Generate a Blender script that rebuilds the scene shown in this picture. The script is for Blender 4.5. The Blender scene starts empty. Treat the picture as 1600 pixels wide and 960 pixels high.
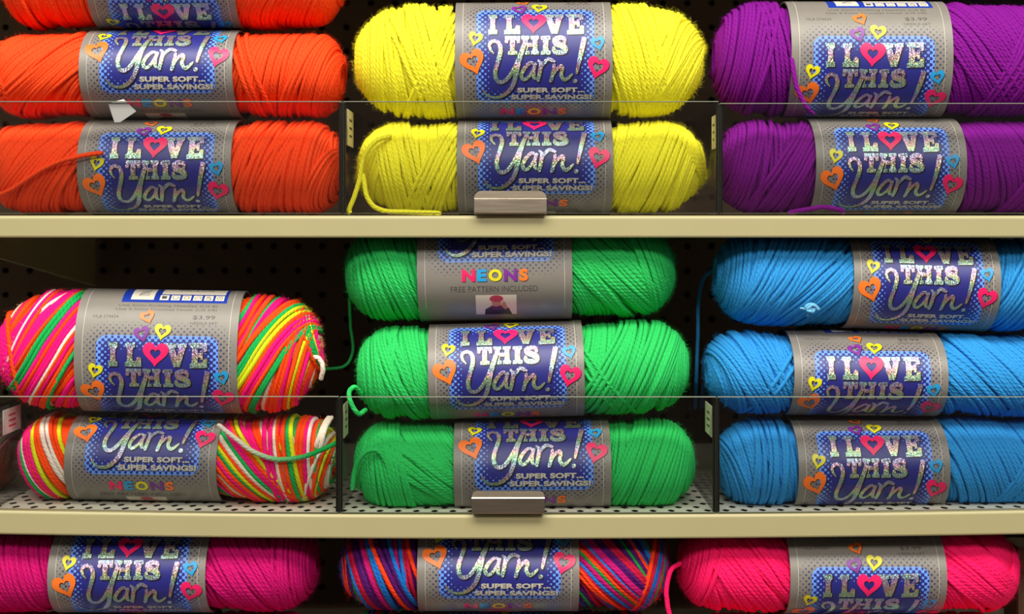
import bpy, bmesh, math, random
import numpy as np
from mathutils import Vector
from mathutils.geometry import tessellate_polygon

PI = math.pi
rng = np.random.default_rng(7)
random.seed(7)
SC = bpy.context.scene
COL = SC.collection

# ------------------------------------------------------------------ camera model
FPX, DCAM, ZCAM, HOR = 2400.0, 1.2, 0.06, 360.0


def at(px, py, depth):
    k = (DCAM + depth) / FPX
    return np.array([(px - 800.0) * k, depth, ZCAM + (HOR - py) * k])


def zat(py, depth):
    return ZCAM + (HOR - py) * (DCAM + depth) / FPX


def xat(px, depth):
    return (px - 800.0) * (DCAM + depth) / FPX


def lin(c):
    out = []
    for v in c[:3]:
        v = v / 255.0
        out.append(v / 12.92 if v <= 0.04045 else ((v + 0.055) / 1.055) ** 2.4)
    return (out[0], out[1], out[2], 1.0)


# ------------------------------------------------------------------ materials
class NT:
    """small helper around a node tree"""

    def __init__(self, name):
        self.mat = bpy.data.materials.new(name)
        self.mat.use_nodes = True
        self.t = self.mat.node_tree
        self.t.nodes.clear()
        self.out = self.t.nodes.new('ShaderNodeOutputMaterial')

    def n(self, kind, **kw):
        nd = self.t.nodes.new(kind)
        for k, v in kw.items():
            setattr(nd, k, v)
        return nd

    def l(self, a, b):
        self.t.links.new(a, b)

    def m(self, op, a, b=None, c=None):
        nd = self.n('ShaderNodeMath', operation=op)
        for i, v in enumerate((a, b, c)):
            if v is None:
                continue
            if isinstance(v, (int, float)):
                nd.inputs[i].default_value = v
            else:
                self.l(v, nd.inputs[i])
        return nd.outputs[0]

    def mixc(self, fac, a, b):
        nd = self.n('ShaderNodeMix', data_type='RGBA')
        for idx, v in ((0, fac), (6, a), (7, b)):
            if isinstance(v, (int, float, tuple)):
                nd.inputs[idx].default_value = v
            else:
                self.l(v, nd.inputs[idx])
        return nd.outputs[2]

    def bsdf(self, **kw):
        p = self.n('ShaderNodeBsdfPrincipled')
        for k, v in kw.items():
            s = p.inputs[k.replace('_', ' ')]
            if isinstance(v, (int, float, tuple)):
                s.default_value = v
            else:
                self.l(v, s)
        self.l(p.outputs[0], self.out.inputs[0])
        return p


def simple(name, rgb, rough=0.5, metal=0.0, spec=0.5):
    m = NT(name)
    p = m.bsdf(Base_Color=lin(rgb), Roughness=rough, Metallic=metal)
    p.inputs['Specular IOR Level'].default_value = spec
    return m.mat


def mat_yarn():
    m = NT('yarn')
    at_ = m.n('ShaderNodeAttribute', attribute_name='dye')
    uv = m.n('ShaderNodeUVMap', uv_map='ply')
    sp = m.n('ShaderNodeSeparateXYZ')
    m.l(uv.outputs[0], sp.inputs[0])
    # four plies twisted round each other
    ph = m.m('MULTIPLY_ADD', sp.outputs[0], 4.0, m.m('MULTIPLY', sp.outputs[1], 1.0 / 0.0042))
    ply = m.m('ABSOLUTE', m.m('SINE', m.m('MULTIPLY', ph, PI)))
    tc = m.n('ShaderNodeTexCoord')
    nz = m.n('ShaderNodeTexNoise')
    nz.inputs['Scale'].default_value = 1400
    nz.inputs['Detail'].default_value = 2
    m.l(tc.outputs['Object'], nz.inputs['Vector'])
    h = m.m('MULTIPLY_ADD', nz.outputs[0], 0.7, ply)
    b = m.n('ShaderNodeBump')
    b.inputs['Strength'].default_value = 0.5
    b.inputs['Distance'].default_value = 0.0007
    m.l(h, b.inputs['Height'])
    p = m.bsdf(Base_Color=at_.outputs['Color'], Roughness=0.85)
    p.inputs['Specular IOR Level'].default_value = 0.25
    p.inputs['Sheen Weight'].default_value = 0.4
    p.inputs['Sheen Roughness'].default_value = 0.5
    m.l(at_.outputs['Color'], p.inputs['Sheen Tint'])
    m.l(b.outputs[0], p.inputs['Normal'])
    return m.mat


BOX = (-90.0, 95.0, -92.0, 69.0)   # halftone panel of the band, in band units


def mat_paper():
    m = NT('band_paper')
    uv = m.n('ShaderNodeUVMap', uv_map='art')
    sp = m.n('ShaderNodeSeparateXYZ')
    m.l(uv.outputs[0], sp.inputs[0])
    u, v = sp.outputs[0], sp.outputs[1]
    cu, cv = (BOX[0] + BOX[1]) / 2, (BOX[2] + BOX[3]) / 2
    r = 16.0
    qx = m.m('SUBTRACT', m.m('ABSOLUTE', m.m('SUBTRACT', u, cu)), (BOX[1] - BOX[0]) / 2 - r)
    qy = m.m('SUBTRACT', m.m('ABSOLUTE', m.m('SUBTRACT', v, cv)), (BOX[3] - BOX[2]) / 2 - r)
    mx, my = m.m('MAXIMUM', qx, 0.0), m.m('MAXIMUM', qy, 0.0)
    ln = m.m('SQRT', m.m('ADD', m.m('MULTIPLY', mx, mx), m.m('MULTIPLY', my, my)))
    d = m.m('SUBTRACT', m.m('ADD', ln, m.m('MINIMUM', m.m('MAXIMUM', qx, qy), 0.0)), r)  # <0 inside
    P = 9.4
    f = m.m('MULTIPLY', m.m('COSINE', m.m('MULTIPLY', u, 2 * PI / P)),
            m.m('COSINE', m.m('MULTIPLY', v, 2 * PI / P)))
    # inside: light blue where f exceeds a threshold that rises inwards
    thr_in = m.m('MULTIPLY_ADD', d, -1.35 / 24.0, -0.34)
    light = m.m('GREATER_THAN', f, thr_in)
    thr_out = m.m('MULTIPLY_ADD', d, 0.82 / 24.0, 0.17)
    dots = m.m('GREATER_THAN', f, thr_out)
    inside = m.m('LESS_THAN', d, 0.0)
    nz = m.n('ShaderNodeTexNoise')
    nz.inputs['Scale'].default_value = 0.05
    m.l(uv.outputs[0], nz.inputs['Vector'])
    grey = m.mixc(nz.outputs[0], lin((124, 120, 115)), lin((133, 128, 122)))
    cin = m.mixc(light, lin((34, 36, 128)), lin((104, 156, 246)))
    cout = m.mixc(dots, grey, lin((66, 64, 98)))
    c = m.mixc(inside, cout, cin)
    b = m.n('ShaderNodeBump')
    b.inputs['Strength'].default_value = 0.15
    b.inputs['Distance'].default_value = 0.0006
    n2 = m.n('ShaderNodeTexNoise')
    n2.inputs['Scale'].default_value = 0.035
    n2.inputs['Detail'].default_value = 1
    m.l(uv.outputs[0], n2.inputs['Vector'])
    m.l(n2.outputs[0], b.inputs['Height'])
    p = m.bsdf(Base_Color=c, Roughness=0.45)
    p.inputs['Specular IOR Level'].default_value = 0.6
    m.l(b.outputs[0], p.inputs['Normal'])
    return m.mat


def mat_foil():
    m = NT('holographic_foil')
    uv = m.n('ShaderNodeUVMap', uv_map='art')
    vo = m.n('ShaderNodeTexVoronoi')
    vo.inputs['Scale'].default_value = 0.8
    m.l(uv.outputs[0], vo.inputs['Vector'])
    sp = m.n('ShaderNodeSeparateColor')
    m.l(vo.outputs['Color'], sp.inputs[0])
    suv = m.n('ShaderNodeSeparateXYZ')
    m.l(uv.outputs[0], suv.inputs[0])
    nz = m.n('ShaderNodeTexNoise')
    nz.inputs['Scale'].default_value = 0.03
    m.l(uv.outputs[0], nz.inputs['Vector'])
    band = m.m('MULTIPLY_ADD', suv.outputs[1], 0.028, m.m('MULTIPLY', nz.outputs[0], 1.2))
    hue = m.m('FRACT', m.m('MULTIPLY_ADD', sp.outputs[0], 0.20, band))
    hs = m.n('ShaderNodeCombineColor', mode='HSV')
    m.l(hue, hs.inputs[0])
    m.l(m.m('MULTIPLY_ADD', m.m('POWER', sp.outputs[1], 1.3), 0.62, 0.06), hs.inputs[1])
    m.l(m.m('MULTIPLY_ADD', sp.outputs[2], 0.38, 0.34), hs.inputs[2])
    # flakes tilt a little, each its own way
    geo = m.n('ShaderNodeNewGeometry')
    sub = m.n('ShaderNodeVectorMath', operation='SUBTRACT')
    m.l(vo.outputs['Color'], sub.inputs[0])
    sub.inputs[1].default_value = (0.5, 0.5, 0.5)
    sc = m.n('ShaderNodeVectorMath', operation='SCALE')
    m.l(sub.outputs[0], sc.inputs[0])
    sc.inputs['Scale'].default_value = 0.42
    ad = m.n('ShaderNodeVectorMath', operation='ADD')
    m.l(geo.outputs['Normal'], ad.inputs[0])
    m.l(sc.outputs[0], ad.inputs[1])
    nm = m.n('ShaderNodeVectorMath', operation='NORMALIZE')
    m.l(ad.outputs[0], nm.inputs[0])
    p = m.bsdf(Base_Color=hs.outputs[0], Roughness=0.42, Metallic=0.8)
    m.l(nm.outputs[0], p.inputs['Normal'])
    return m.mat


def mat_clear(name, tint=(0.965, 0.972, 0.968), boost=0.62):
    """acrylic sheet: clear with a mirror film of Fresnel strength and a few fine scratches"""
    m = NT(name)
    tr = m.n('ShaderNodeBsdfTransparent')
    tr.inputs[0].default_value = (*tint, 1)
    gl = m.n('ShaderNodeBsdfGlossy')
    gl.inputs['Roughness'].default_value = 0.03
    fr = m.n('ShaderNodeFresnel')
    fr.inputs['IOR'].default_value = 1.49
    mx = m.n('ShaderNodeMixShader')
    m.l(m.m('MINIMUM', m.m('MULTIPLY', fr.outputs[0], boost), 1.0), mx.inputs[0])
    m.l(tr.outputs[0], mx.inputs[1])
    m.l(gl.outputs[0], mx.inputs[2])
    m.l(mx.outputs[0], m.out.inputs[0])
    return m.mat


def mat_paint():
    m = NT('cream_paint')
    tc = m.n('ShaderNodeTexCoord')
    nz = m.n('ShaderNodeTexNoise')
    nz.inputs['Scale'].default_value = 14
    nz.inputs['Detail'].default_value = 5
    m.l(tc.outputs['Object'], nz.inputs['Vector'])
    c = m.mixc(nz.outputs[0], lin((168, 160, 119)), lin((174, 166, 125)))
    b = m.n('ShaderNodeBump')
    n2 = m.n('ShaderNodeTexNoise')
    n2.inputs['Scale'].default_value = 900
    m.l(tc.outputs['Object'], n2.inputs['Vector'])
    b.inputs['Strength'].default_value = 0.08
    b.inputs['Distance'].default_value = 0.0005
    m.l(n2.outputs[0], b.inputs['Height'])
    p = m.bsdf(Base_Color=c, Roughness=0.42)
    m.l(b.outputs[0], p.inputs['Normal'])
    return m.mat


def mat_board():
    m = NT('pegboard_brown')
    tc = m.n('ShaderNodeTexCoord')
    nz = m.n('ShaderNodeTexNoise')
    nz.inputs['Scale'].default_value = 60
    nz.inputs['Detail'].default_value = 6
    m.l(tc.outputs['Object'], nz.inputs['Vector'])
    c = m.mixc(nz.outputs[0], lin((74, 55, 38)), lin((86, 66, 46)))
    m.bsdf(Base_Color=c, Roughness=0.7)
    return m.mat


def mat_steel():
    m = NT('brushed_steel')
    tc = m.n('ShaderNodeTexCoord')
    mp = m.n('ShaderNodeMapping')
    mp.inputs['Scale'].default_value = (30, 900, 900)
    m.l(tc.outputs['Object'], mp.inputs[0])
    nz = m.n('ShaderNodeTexNoise')
    nz.inputs['Scale'].default_value = 1.0
    nz.inputs['Detail'].default_value = 3
    m.l(mp.outputs[0], nz.inputs['Vector'])
    r = m.m('MULTIPLY_ADD', nz.outputs[0], 0.12, 0.16)
    m.bsdf(Base_Color=lin((205, 190, 172)), Metallic=1.0, Roughness=r)
    return m.mat


M = {
    'yarn': mat_yarn(), 'paper': mat_paper(), 'foil': mat_foil(),
    'ink': simple('navy_ink', (22, 20, 40), 0.45),
    'pink': simple('pink_ink', (246, 30, 106), 0.4),
    'orange': simple('orange_ink', (255, 122, 40), 0.4),
    'yellow': simple('yellow_ink', (226, 218, 24), 0.4),
    'cyan': simple('cyan_ink', (34, 158, 224), 0.4),
    'violet': simple('violet_ink', (124, 44, 150), 0.4),
    'grey_ink': simple('grey_ink', (78, 74, 74), 0.5),
    'blue_ink': simple('blue_ink', (26, 56, 166), 0.4),
    'white_ink': simple('white_ink', (226, 218, 204), 0.45),
    'silver': simple('silver_print_and_glint', (196, 192, 184), 0.4),
    'skin_ink': simple('skin_ink', (196, 140, 118), 0.5),
    'rose_ink': simple('rose_ink', (190, 60, 92), 0.5),
    'plum_ink': simple('plum_ink', (70, 34, 84), 0.5),
    'clear': mat_clear('clear_acrylic'),
    'edge': simple('acrylic_edge_glint', (112, 118, 104), 0.35),  # light caught by the cut edges, put into their colour
    'black': simple('dark_edge_reflection', (26, 22, 18), 0.3),  # dark inner reflections of the clear divider edge, painted as black
    'paint': mat_paint(), 'deck': simple('deck_enamel', (236, 233, 218), 0.4), 'board': mat_board(), 'steel': mat_steel(),
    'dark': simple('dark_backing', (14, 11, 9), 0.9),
    'card': simple('card', (214, 206, 172), 0.6),
    'whitecard': simple('white_card', (214, 212, 212), 0.6),
    'floor': simple('floor_vinyl', (104, 90, 76), 0.5),
    'post': simple('brown_post', (92, 66, 48), 0.5),
}


# ------------------------------------------------------------------ object helpers
def tag(o, label=None, cat=None, group=None, kind=None):
    for k, v in (('label', label), ('category', cat), ('group', group), ('kind', kind)):
        if v:
            o[k] = v
    return o


def empty(name, loc, label, cat, group=None):
    o = bpy.data.objects.new(name, None)
    o.empty_display_size = 0.05
    COL.objects.link(o)
    o.location = loc
    return tag(o, label, cat, group)


def mesh_np(name, V, loops, starts, totals, mats, mat_idx=None, smooth=False, parent=None):
    me = bpy.data.meshes.new(name)
    V = np.asarray(V, dtype=np.float32)
    me.vertices.add(len(V))
    me.vertices.foreach_set('co', V.ravel())
    me.loops.add(len(loops))
    me.loops.foreach_set('vertex_index', np.asarray(loops, dtype=np.int32))
    me.polygons.add(len(starts))
    me.polygons.foreach_set('loop_start', np.asarray(starts, dtype=np.int32))
    if mat_idx is not None:
        me.polygons.foreach_set('material_index', np.asarray(mat_idx, dtype=np.int32))
    me.polygons.foreach_set('use_smooth', np.full(len(starts), bool(smooth)))
    for mt in mats:
        me.materials.append(mt)
    me.update(calc_edges=True)
    me.validate()
    o = bpy.data.objects.new(name, me)
    COL.objects.link(o)
    if parent is not None:
        o.parent = parent
    return o


def mesh_faces(name, V, F, mats, mat_idx=None, smooth=False, parent=None, origin=None):
    V = np.asarray(V, dtype=np.float64)
    if origin is not None:
        V = V - np.asarray(origin)
    loops = [i for f in F for i in f]
    totals = [len(f) for f in F]
    starts = np.concatenate([[0], np.cumsum(totals)[:-1]])
    o = mesh_np(name, V, loops, starts, totals, mats, mat_idx, smooth, parent)
    return o


class MB:
    def __init__(self):
        self.V, self.F, self.I = [], [], []

    def add(self, V, F, mi=0):
        b = len(self.V)
        self.V += [tuple(v) for v in V]
        self.F += [tuple(b + i for i in f) for f in F]
        self.I += [mi] * len(F)

    def box(self, lo, hi, mi=0, top=None):
        x0, y0, z0 = lo
        x1, y1, z1 = hi
        V = [(x0, y0, z0), (x1, y0, z0), (x1, y1, z0), (x0, y1, z0), (x0, y0, z1), (x1, y0, z1), (x1, y1, z1), (x0, y1, z1)]
        F = [(0, 3, 2, 1), (4, 5, 6, 7), (0, 1, 5, 4), (1, 2, 6, 5), (2, 3, 7, 6), (3, 0, 4, 7)]
        b = len(self.V)
        self.add(V, F, mi)
        return b

    def bevbox(self, lo, hi, bev, mi=0):
        bm = bmesh.new()
        bmesh.ops.create_cube(bm, size=1)
        for v in bm.verts:
            v.co = Vector([lo[i] + (v.co[i] + 0.5) * (hi[i] - lo[i]) for i in range(3)])
        bmesh.ops.bevel(bm, geom=bm.edges[:], offset=bev, segments=2, affect='EDGES', profile=0.6)
        bm.verts.index_update()
        self.add([v.co[:] for v in bm.verts], [[v.index for v in f.verts] for f in bm.faces], mi)
        bm.free()

    def extrude(self, poly, axis, t0, t1, mi=0):
        """closed 2D outline extruded along an axis; poly in the two other axes in order"""
        n = len(poly)

        def P(p, t):
            q = list(p)
            q.insert(axis, t)
            return tuple(q)
        V = [P(p, t0) for p in poly] + [P(p, t1) for p in poly]
        F = [tuple(range(n))[::-1], tuple(range(n, 2 * n))] + [(i, (i + 1) % n, n + (i + 1) % n, n + i) for i in range(n)]
        self.add(V, F, mi)

    def build(self, name, mats, parent=None, origin=None, smooth=False):
        return mesh_faces(name, self.V, self.F, mats, self.I, smooth, parent, origin)


# ------------------------------------------------------------------ band artwork (flat, in band units)
ART_MATS = ['paper', 'ink', 'foil', 'pink', 'orange', 'yellow', 'cyan', 'violet', 'grey_ink', 'blue_ink',
            'white_ink', 'silver', 'skin_ink', 'rose_ink', 'plum_ink']
AI = {k: i for i, k in enumerate(ART_MATS)}
ART = bmesh.new()
LAB_W = 123.0
VMIN, VMAX, VSTEP = -282, 282, 4


def art_add(pts, faces, mat, layer):
    vs = [ART.verts.new((p[0], p[1], layer)) for p in pts]
    for f in faces:
        try:
            nf = ART.faces.new([vs[i] for i in f])
            nf.material_index = AI[mat]
        except ValueError:
            pass


def art_poly(pts, mat, layer):
    tris = tessellate_polygon([[Vector((p[0], p[1], 0)) for p in pts]])
    art_add(pts, tris, mat, layer)


def art_shadowed(fn, layer, dx=1.3, dy=1.6):
    fn('ink', layer, dx, dy)
    fn(None, layer + 1, 0, 0)


def flat(X, Y):
    """from the front view of a band (measured off a round one) to flat band units"""
    s = max(-0.999, min(0.999, (Y - 446.0) / 432.0))
    return ((X - 645.0) / 4.8, 90.0 * math.asin(s))


def heart(cx, cy, w, h, rot, mat, layer, hole=0.46):
    def outline(k, n=44):
        pts = []
        for i in range(n):
            t = 2 * PI * i / n
            x = 16 * math.sin(t) ** 3
            y = -(13 * math.cos(t) - 5 * math.cos(2 * t) - 2 * math.cos(3 * t) - math.cos(4 * t))
            pts.append((x / 32.0 * k, (y - 2.5) / 29.0 * k))
        return pts
    ca, sa = math.cos(math.radians(rot)), math.sin(math.radians(rot))

    def tr(p, dx, dy):
        x, y = p[0] * w, p[1] * h
        return (cx + dx + x * ca - y * sa, cy + dy + x * sa + y * ca)
    n = 44
    for (mt, ly, dx, dy) in (('ink', layer, 0.9, 1.1), (mat, layer + 1, 0, 0)):
        o = [tr(p, dx, dy) for p in outline(1.0)]
        i_ = [tr((p[0], p[1] - 0.02), dx, dy) for p in outline(hole)]
        art_add(o + i_, [(k, (k + 1) % n, n + (k + 1) % n, n + k) for k in range(n)], mt, ly)


def stroke(pts, mat, layer, dx=0, dy=0, sub=6):
    """a brush stroke through (u, v, width) points, round ends"""
    P = np.array(pts, dtype=float)
    Q = np.vstack([2 * P[0] - P[1], P, 2 * P[-1] - P[-2]])
    out = []
    for i in range(1, len(Q) - 2):
        p0, p1, p2, p3 = Q[i - 1], Q[i], Q[i + 1], Q[i + 2]
        for k in range(sub):
            t = k / sub
            out.append(0.5 * ((2 * p1) + (-p0 + p2) * t + (2 * p0 - 5 * p1 + 4 * p2 - p3) * t * t + (-p0 + 3 * p1 - 3 * p2 + p3) * t ** 3))
    out.append(P[-1])
    C = np.array(out)
    T = np.gradient(C[:, :2], axis=0)
    T /= np.linalg.norm(T, axis=1, keepdims=True) + 1e-9
    N = np.stack([-T[:, 1], T[:, 0]], 1)
    w = np.maximum(C[:, 2:3] / 2, 0.3)
    L, R = C[:, :2] + N * w, C[:, :2] - N * w
    n = len(C)
    off = np.array([dx, dy])
    art_add([tuple(p + off) for p in np.vstack([L, R])], [(k, k + 1, n + k + 1, n + k) for k in range(n - 1)], mat, layer)
    for e, sgn in ((0, -1), (n - 1, 1)):
        c, r = C[e, :2] + off, float(w[e, 0])
        a0 = math.atan2(N[e, 1], N[e, 0])
        arc = [(c[0] + r * math.cos(a0 - sgn * a), c[1] + r * math.sin(a0 - sgn * a)) for a in np.linspace(0, PI, 8)]
        art_poly(arc, mat, layer)


def text(body, u0, u1, v0, v1, mat, layer, bold=0.0, spacing=1.0, shadow=None):
    cu = bpy.data.curves.new('t', 'FONT')
    cu.body = body
    cu.offset = bold
    cu.resolution_u = 4
    cu.space_character = spacing
    ob = bpy.data.objects.new('t', cu)
    COL.objects.link(ob)
    dg = bpy.context.evaluated_depsgraph_get()
    me = bpy.data.meshes.new_from_object(ob.evaluated_get(dg))
    V = np.array([v.co[:2] for v in me.vertices])
    F = [tuple(p.vertices) for p in me.polygons]
    lo, hi = V.min(0), V.max(0)
    U = np.empty_like(V)
    U[:, 0] = u0 + (V[:, 0] - lo[0]) / (hi[0] - lo[0]) * (u1 - u0)
    U[:, 1] = v1 - (V[:, 1] - lo[1]) / (hi[1] - lo[1]) * (v1 - v0)
    if shadow:
        art_add([(p[0] + shadow[0], p[1] + shadow[1]) for p in U], F, 'ink', layer)
        layer += 1
    art_add([tuple(p) for p in U], F, mat, layer)
    bpy.data.objects.remove(ob)
    bpy.data.curves.remove(cu)
    bpy.data.meshes.remove(me)


def rect(u0, u1, v0, v1, mat, layer):
    art_add([(u0, v0), (u1, v0), (u1, v1), (u0, v1)], [(0, 1, 2, 3)], mat, layer)


# slab letters in a unit box (x right, y down), slightly flared
LET = {
    'I': [(0, .02), (.98, 0), (1, .20), (.80, .24), (.76, .5), (.80, .78), (1, .82), (1, .99), (0, 1), (0, .83), (.20, .78), (.24, .5), (.20, .24), (.02, .20)],
    'L': [(0, .02), (.60, 0), (.60, .18), (.47, .22), (.45, .5), (.48, .76), (.66, .76), (.76, .58), (.98, .60), (1, 1), (0, 1), (0, .83), (.12, .80), (.15, .5), (.12, .22), (0, .19)],
    'V': [(0, 0), (.50, .02), (.50, .19), (.42, .21), (.54, .58), (.64, .20), (.56, .18), (.57, .02), (1, 0), (1, .17), (.94, .21), (.68, 1), (.38, 1), (.07, .21), (0, .18)],
    'E': [(0, 0), (.95, .01), (.98, .34), (.78, .36), (.70, .22), (.44, .22), (.44, .40), (.58, .40), (.60, .32), (.74, .32), (.74, .68), (.60, .68), (.58, .58), (.44, .58), (.44, .78), (.72, .78), (.80, .62), (1, .64), (.97, 1), (0, 1), (0, .84), (.12, .80), (.13, .5), (.12, .20), (0, .16)],
    'T': [(0, 0), (1, 0), (1, .38), (.82, .40), (.76, .24), (.66, .22), (.66, .78), (.82, .83), (.82, 1), (.20, 1), (.20, .83), (.34, .78), (.34, .22), (.24, .24), (.18, .40), (0, .38)],
    'H': [(0, 0), (.46, .01), (.46, .18), (.36, .22), (.36, .39), (.64, .39), (.64, .22), (.54, .18), (.54, .01), (1, 0), (1, .18), (.92, .21), (.92, .79), (1, .83), (1, 1), (.54, .99), (.54, .83), (.64, .78), (.64, .59), (.36, .59), (.36, .78), (.46, .83), (.46, .99), (0, 1), (0, .83), (.09, .79), (.09, .21), (0, .18)],
}


def letter(ch, u0, u1, v0, v1, skew=0.0):
    for (mt, ly, dx, dy) in (('ink', 1, 2.0, 2.2), ('foil', 2, 0, 0)):
        pts = [(u0 + p[0] * (u1 - u0) + dx, v0 + p[1] * (v1 - v0) + (p[0] - .5) * skew + dy) for p in LET[ch]]
        art_poly(pts, mt, ly)


# paper sheet
us = [-LAB_W, -111, -60, 0, 60, 111, LAB_W]
vs_ = list(range(VMIN, VMAX + 1, VSTEP))
art_add([(u, v) for v in vs_ for u in us],
        [(j * len(us) + i, j * len(us) + i + 1, (j + 1) * len(us) + i + 1, (j + 1) * len(us) + i) for j in range(len(vs_) - 1) for i in range(len(us) - 1)], 'paper', 0)
# highlights along the band's creases, painted as thin silver strips
rect(-111, -110.3, -215, 150, 'silver', 1)
rect(110.3, 111, -215, 150, 'silver', 1)
# I LOVE / THIS
letter('I', -71, -57, -81, -43.5)
letter('L', -46, -21, -80.5, -43.5)
letter('V', 16, 47, -81, -44)
letter('E', 52, 79, -82, -43, -1)
letter('T', -45, -21.5, -40.5, -10.5)
letter('H', -19.5, 8, -40.5, -10.5)
letter('I', 11, 26, -40.5, -10.5)
for (mt, ly, dx, dy) in (('ink', 1, 2.0, 2.2), ('foil', 2, 0, 0)):
    stroke([(48.5, -30.5, 5), (46.5, -36, 7), (39.5, -37, 7.5), (33.5, -33.5, 8.5), (35, -28.5, 9.5), (41, -25.5, 9.5), (47, -22, 9.5), (48.5, -17, 8.5), (43.5, -14, 7.5), (35.5, -14, 7.5), (31.5, -17, 6.5), (31, -21, 4.5)], mt, ly, dx, dy)
# Yarn!
Z = lambda pts: [(*flat(x, y), w / 5.2) for x, y, w in pts]
SCRIPT = [
    Z([(342, 384, 10), (318, 352, 20), (314, 318, 26), (338, 296, 29), (370, 300, 31), (393, 330, 33), (395, 375, 34), (380, 432, 33), (360, 495, 33), (356, 552, 34), (380, 592, 33), (420, 590, 31), (462, 552, 30), (505, 482, 31), (540, 405, 33), (570, 328, 32)]),
    Z([(572, 325, 31), (548, 395, 34), (526, 470, 36), (508, 550, 37), (488, 615, 36), (445, 670, 33), (385, 702, 29), (325, 702, 24), (283, 680, 18), (264, 650, 10)]),
    Z([(652, 470, 22), (620, 455, 26), (580, 490, 29), (550, 545, 30), (570, 578, 28), (608, 556, 24), (640, 508, 24), (656, 466, 24)]),
    Z([(656, 466, 26), (642, 520, 30), (648, 566, 28), (682, 572, 16)]),
    Z([(678, 440, 20), (697, 462, 28), (690, 520, 31), (676, 584, 26)]),
    Z([(688, 512, 16), (716, 462, 26), (754, 430, 31), (794, 444, 24)]),
    Z([(796, 470, 22), (790, 520, 30), (772, 588, 28)]),
    Z([(780, 562, 14), (812, 508, 24), (848, 480, 30), (858, 504, 30), (850, 548, 30), (872, 580, 28), (904, 566, 24), (932, 540, 14)]),
    Z([(1022, 284, 40), (1002, 370, 37), (982, 455, 30), (965, 530, 20)]),
]
for s in SCRIPT:
    stroke(s, 'ink', 3, 2.0, 2.2)
for s in SCRIPT:
    stroke(s, 'foil', 4)
for (mt, ly, dx, dy) in (('ink', 3, 1.3, 1.5), ('foil', 4, 0, 0)):
    cu_, cv_ = flat(955, 590)
    art_poly([(cu_ + dx + 3.6 * math.cos(a), cv_ + dy + 3.6 * math.sin(a)) for a in np.linspace(0, 2 * PI, 14, endpoint=False)], mt, ly)
text('SUPER SOFT...', -26, 80, 41, 49.4, 'silver', 3, 0.05, 1.05, (1.0, 1.1))
text('SUPER SAVINGS!', -36, 91, 53, 62, 'silver', 3, 0.05, 1.03, (1.0, 1.1))
# hearts
heart(0, -62, 39, 38, 3, 'pink', 5, 0.42)
heart(*flat(206, 282), 22, 24, 14, 'yellow', 5)
heart(*flat(193, 455), 38, 40, -20, 'orange', 5)
heart(*flat(1128, 320), 22, 23, -14, 'cyan', 5)
heart(*flat(1120, 500), 34, 35, 15, 'pink', 5)
heart(-21, -93, 24, 26, -18, 'violet', 5)
heart(9, -97, 25, 26, 9, 'yellow', 7)
heart(-15, -121, 22, 23, -22, 'orange', 5)
# NEONS
nu = -52.0
for ch, w, mt in (('N', 21, 'pink'), ('E', 15, 'cyan'), ('O', 21, 'yellow'), ('N', 21, 'violet'), ('S', 14, 'orange')):
    text(ch, nu, nu + w, 80.5, 99.5, mt, 2, 0.05, 1.0, (0.8, 1.0))
    nu += w + 3.2
text('FREE PATTERN INCLUDED', -70, 68, 107, 116.5, 'grey_ink', 1, 0.0)
# little printed picture: somebody in a rose beret and plum scarf
rect(-31, 34, 122, 168, 'white_ink', 1)
ell = lambda cx, cy, rx, ry, n=16: [(cx + rx * math.cos(a), cy + ry * math.sin(a)) for a in np.linspace(0, 2 * PI, n, endpoint=False)]
art_poly([(-17, 168), (-16, 152), (-8, 146), (2, 142), (14, 144), (22, 150), (27, 168)], 'ink', 2)
art_poly(ell(2, 137, 7.5, 9), 'skin_ink', 3)
art_poly(ell(2, 129, 11, 6.5), 'rose_ink', 4)
art_poly([(-7, 143), (2, 146), (12, 141), (13, 150), (2, 154), (-7, 151)], 'plum_ink', 4)
art_poly([(9, 143), (13, 134), (16, 136), (20, 150), (15, 152)], 'skin_ink', 5)
# price, stock number, needle advice
text('$3.99', 53, 87, -126, -118, 'grey_ink', 1, 0.01)
text('NEEDLE ART', 50, 91, -115, -110.5, 'grey_ink', 1, 0.0)
text('HL# 574434', -98, -60, -125, -119, 'grey_ink', 1, 0.0)
text('Use 5mm Knitting Needles (US 8)', -62, 88, -145.5, -140, 'grey_ink', 1, 0.0)
text('Use 5.5mm Crochet Hook (US I/9)', -66, 88, -138, -132.5, 'grey_ink', 1, 0.0)
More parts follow.
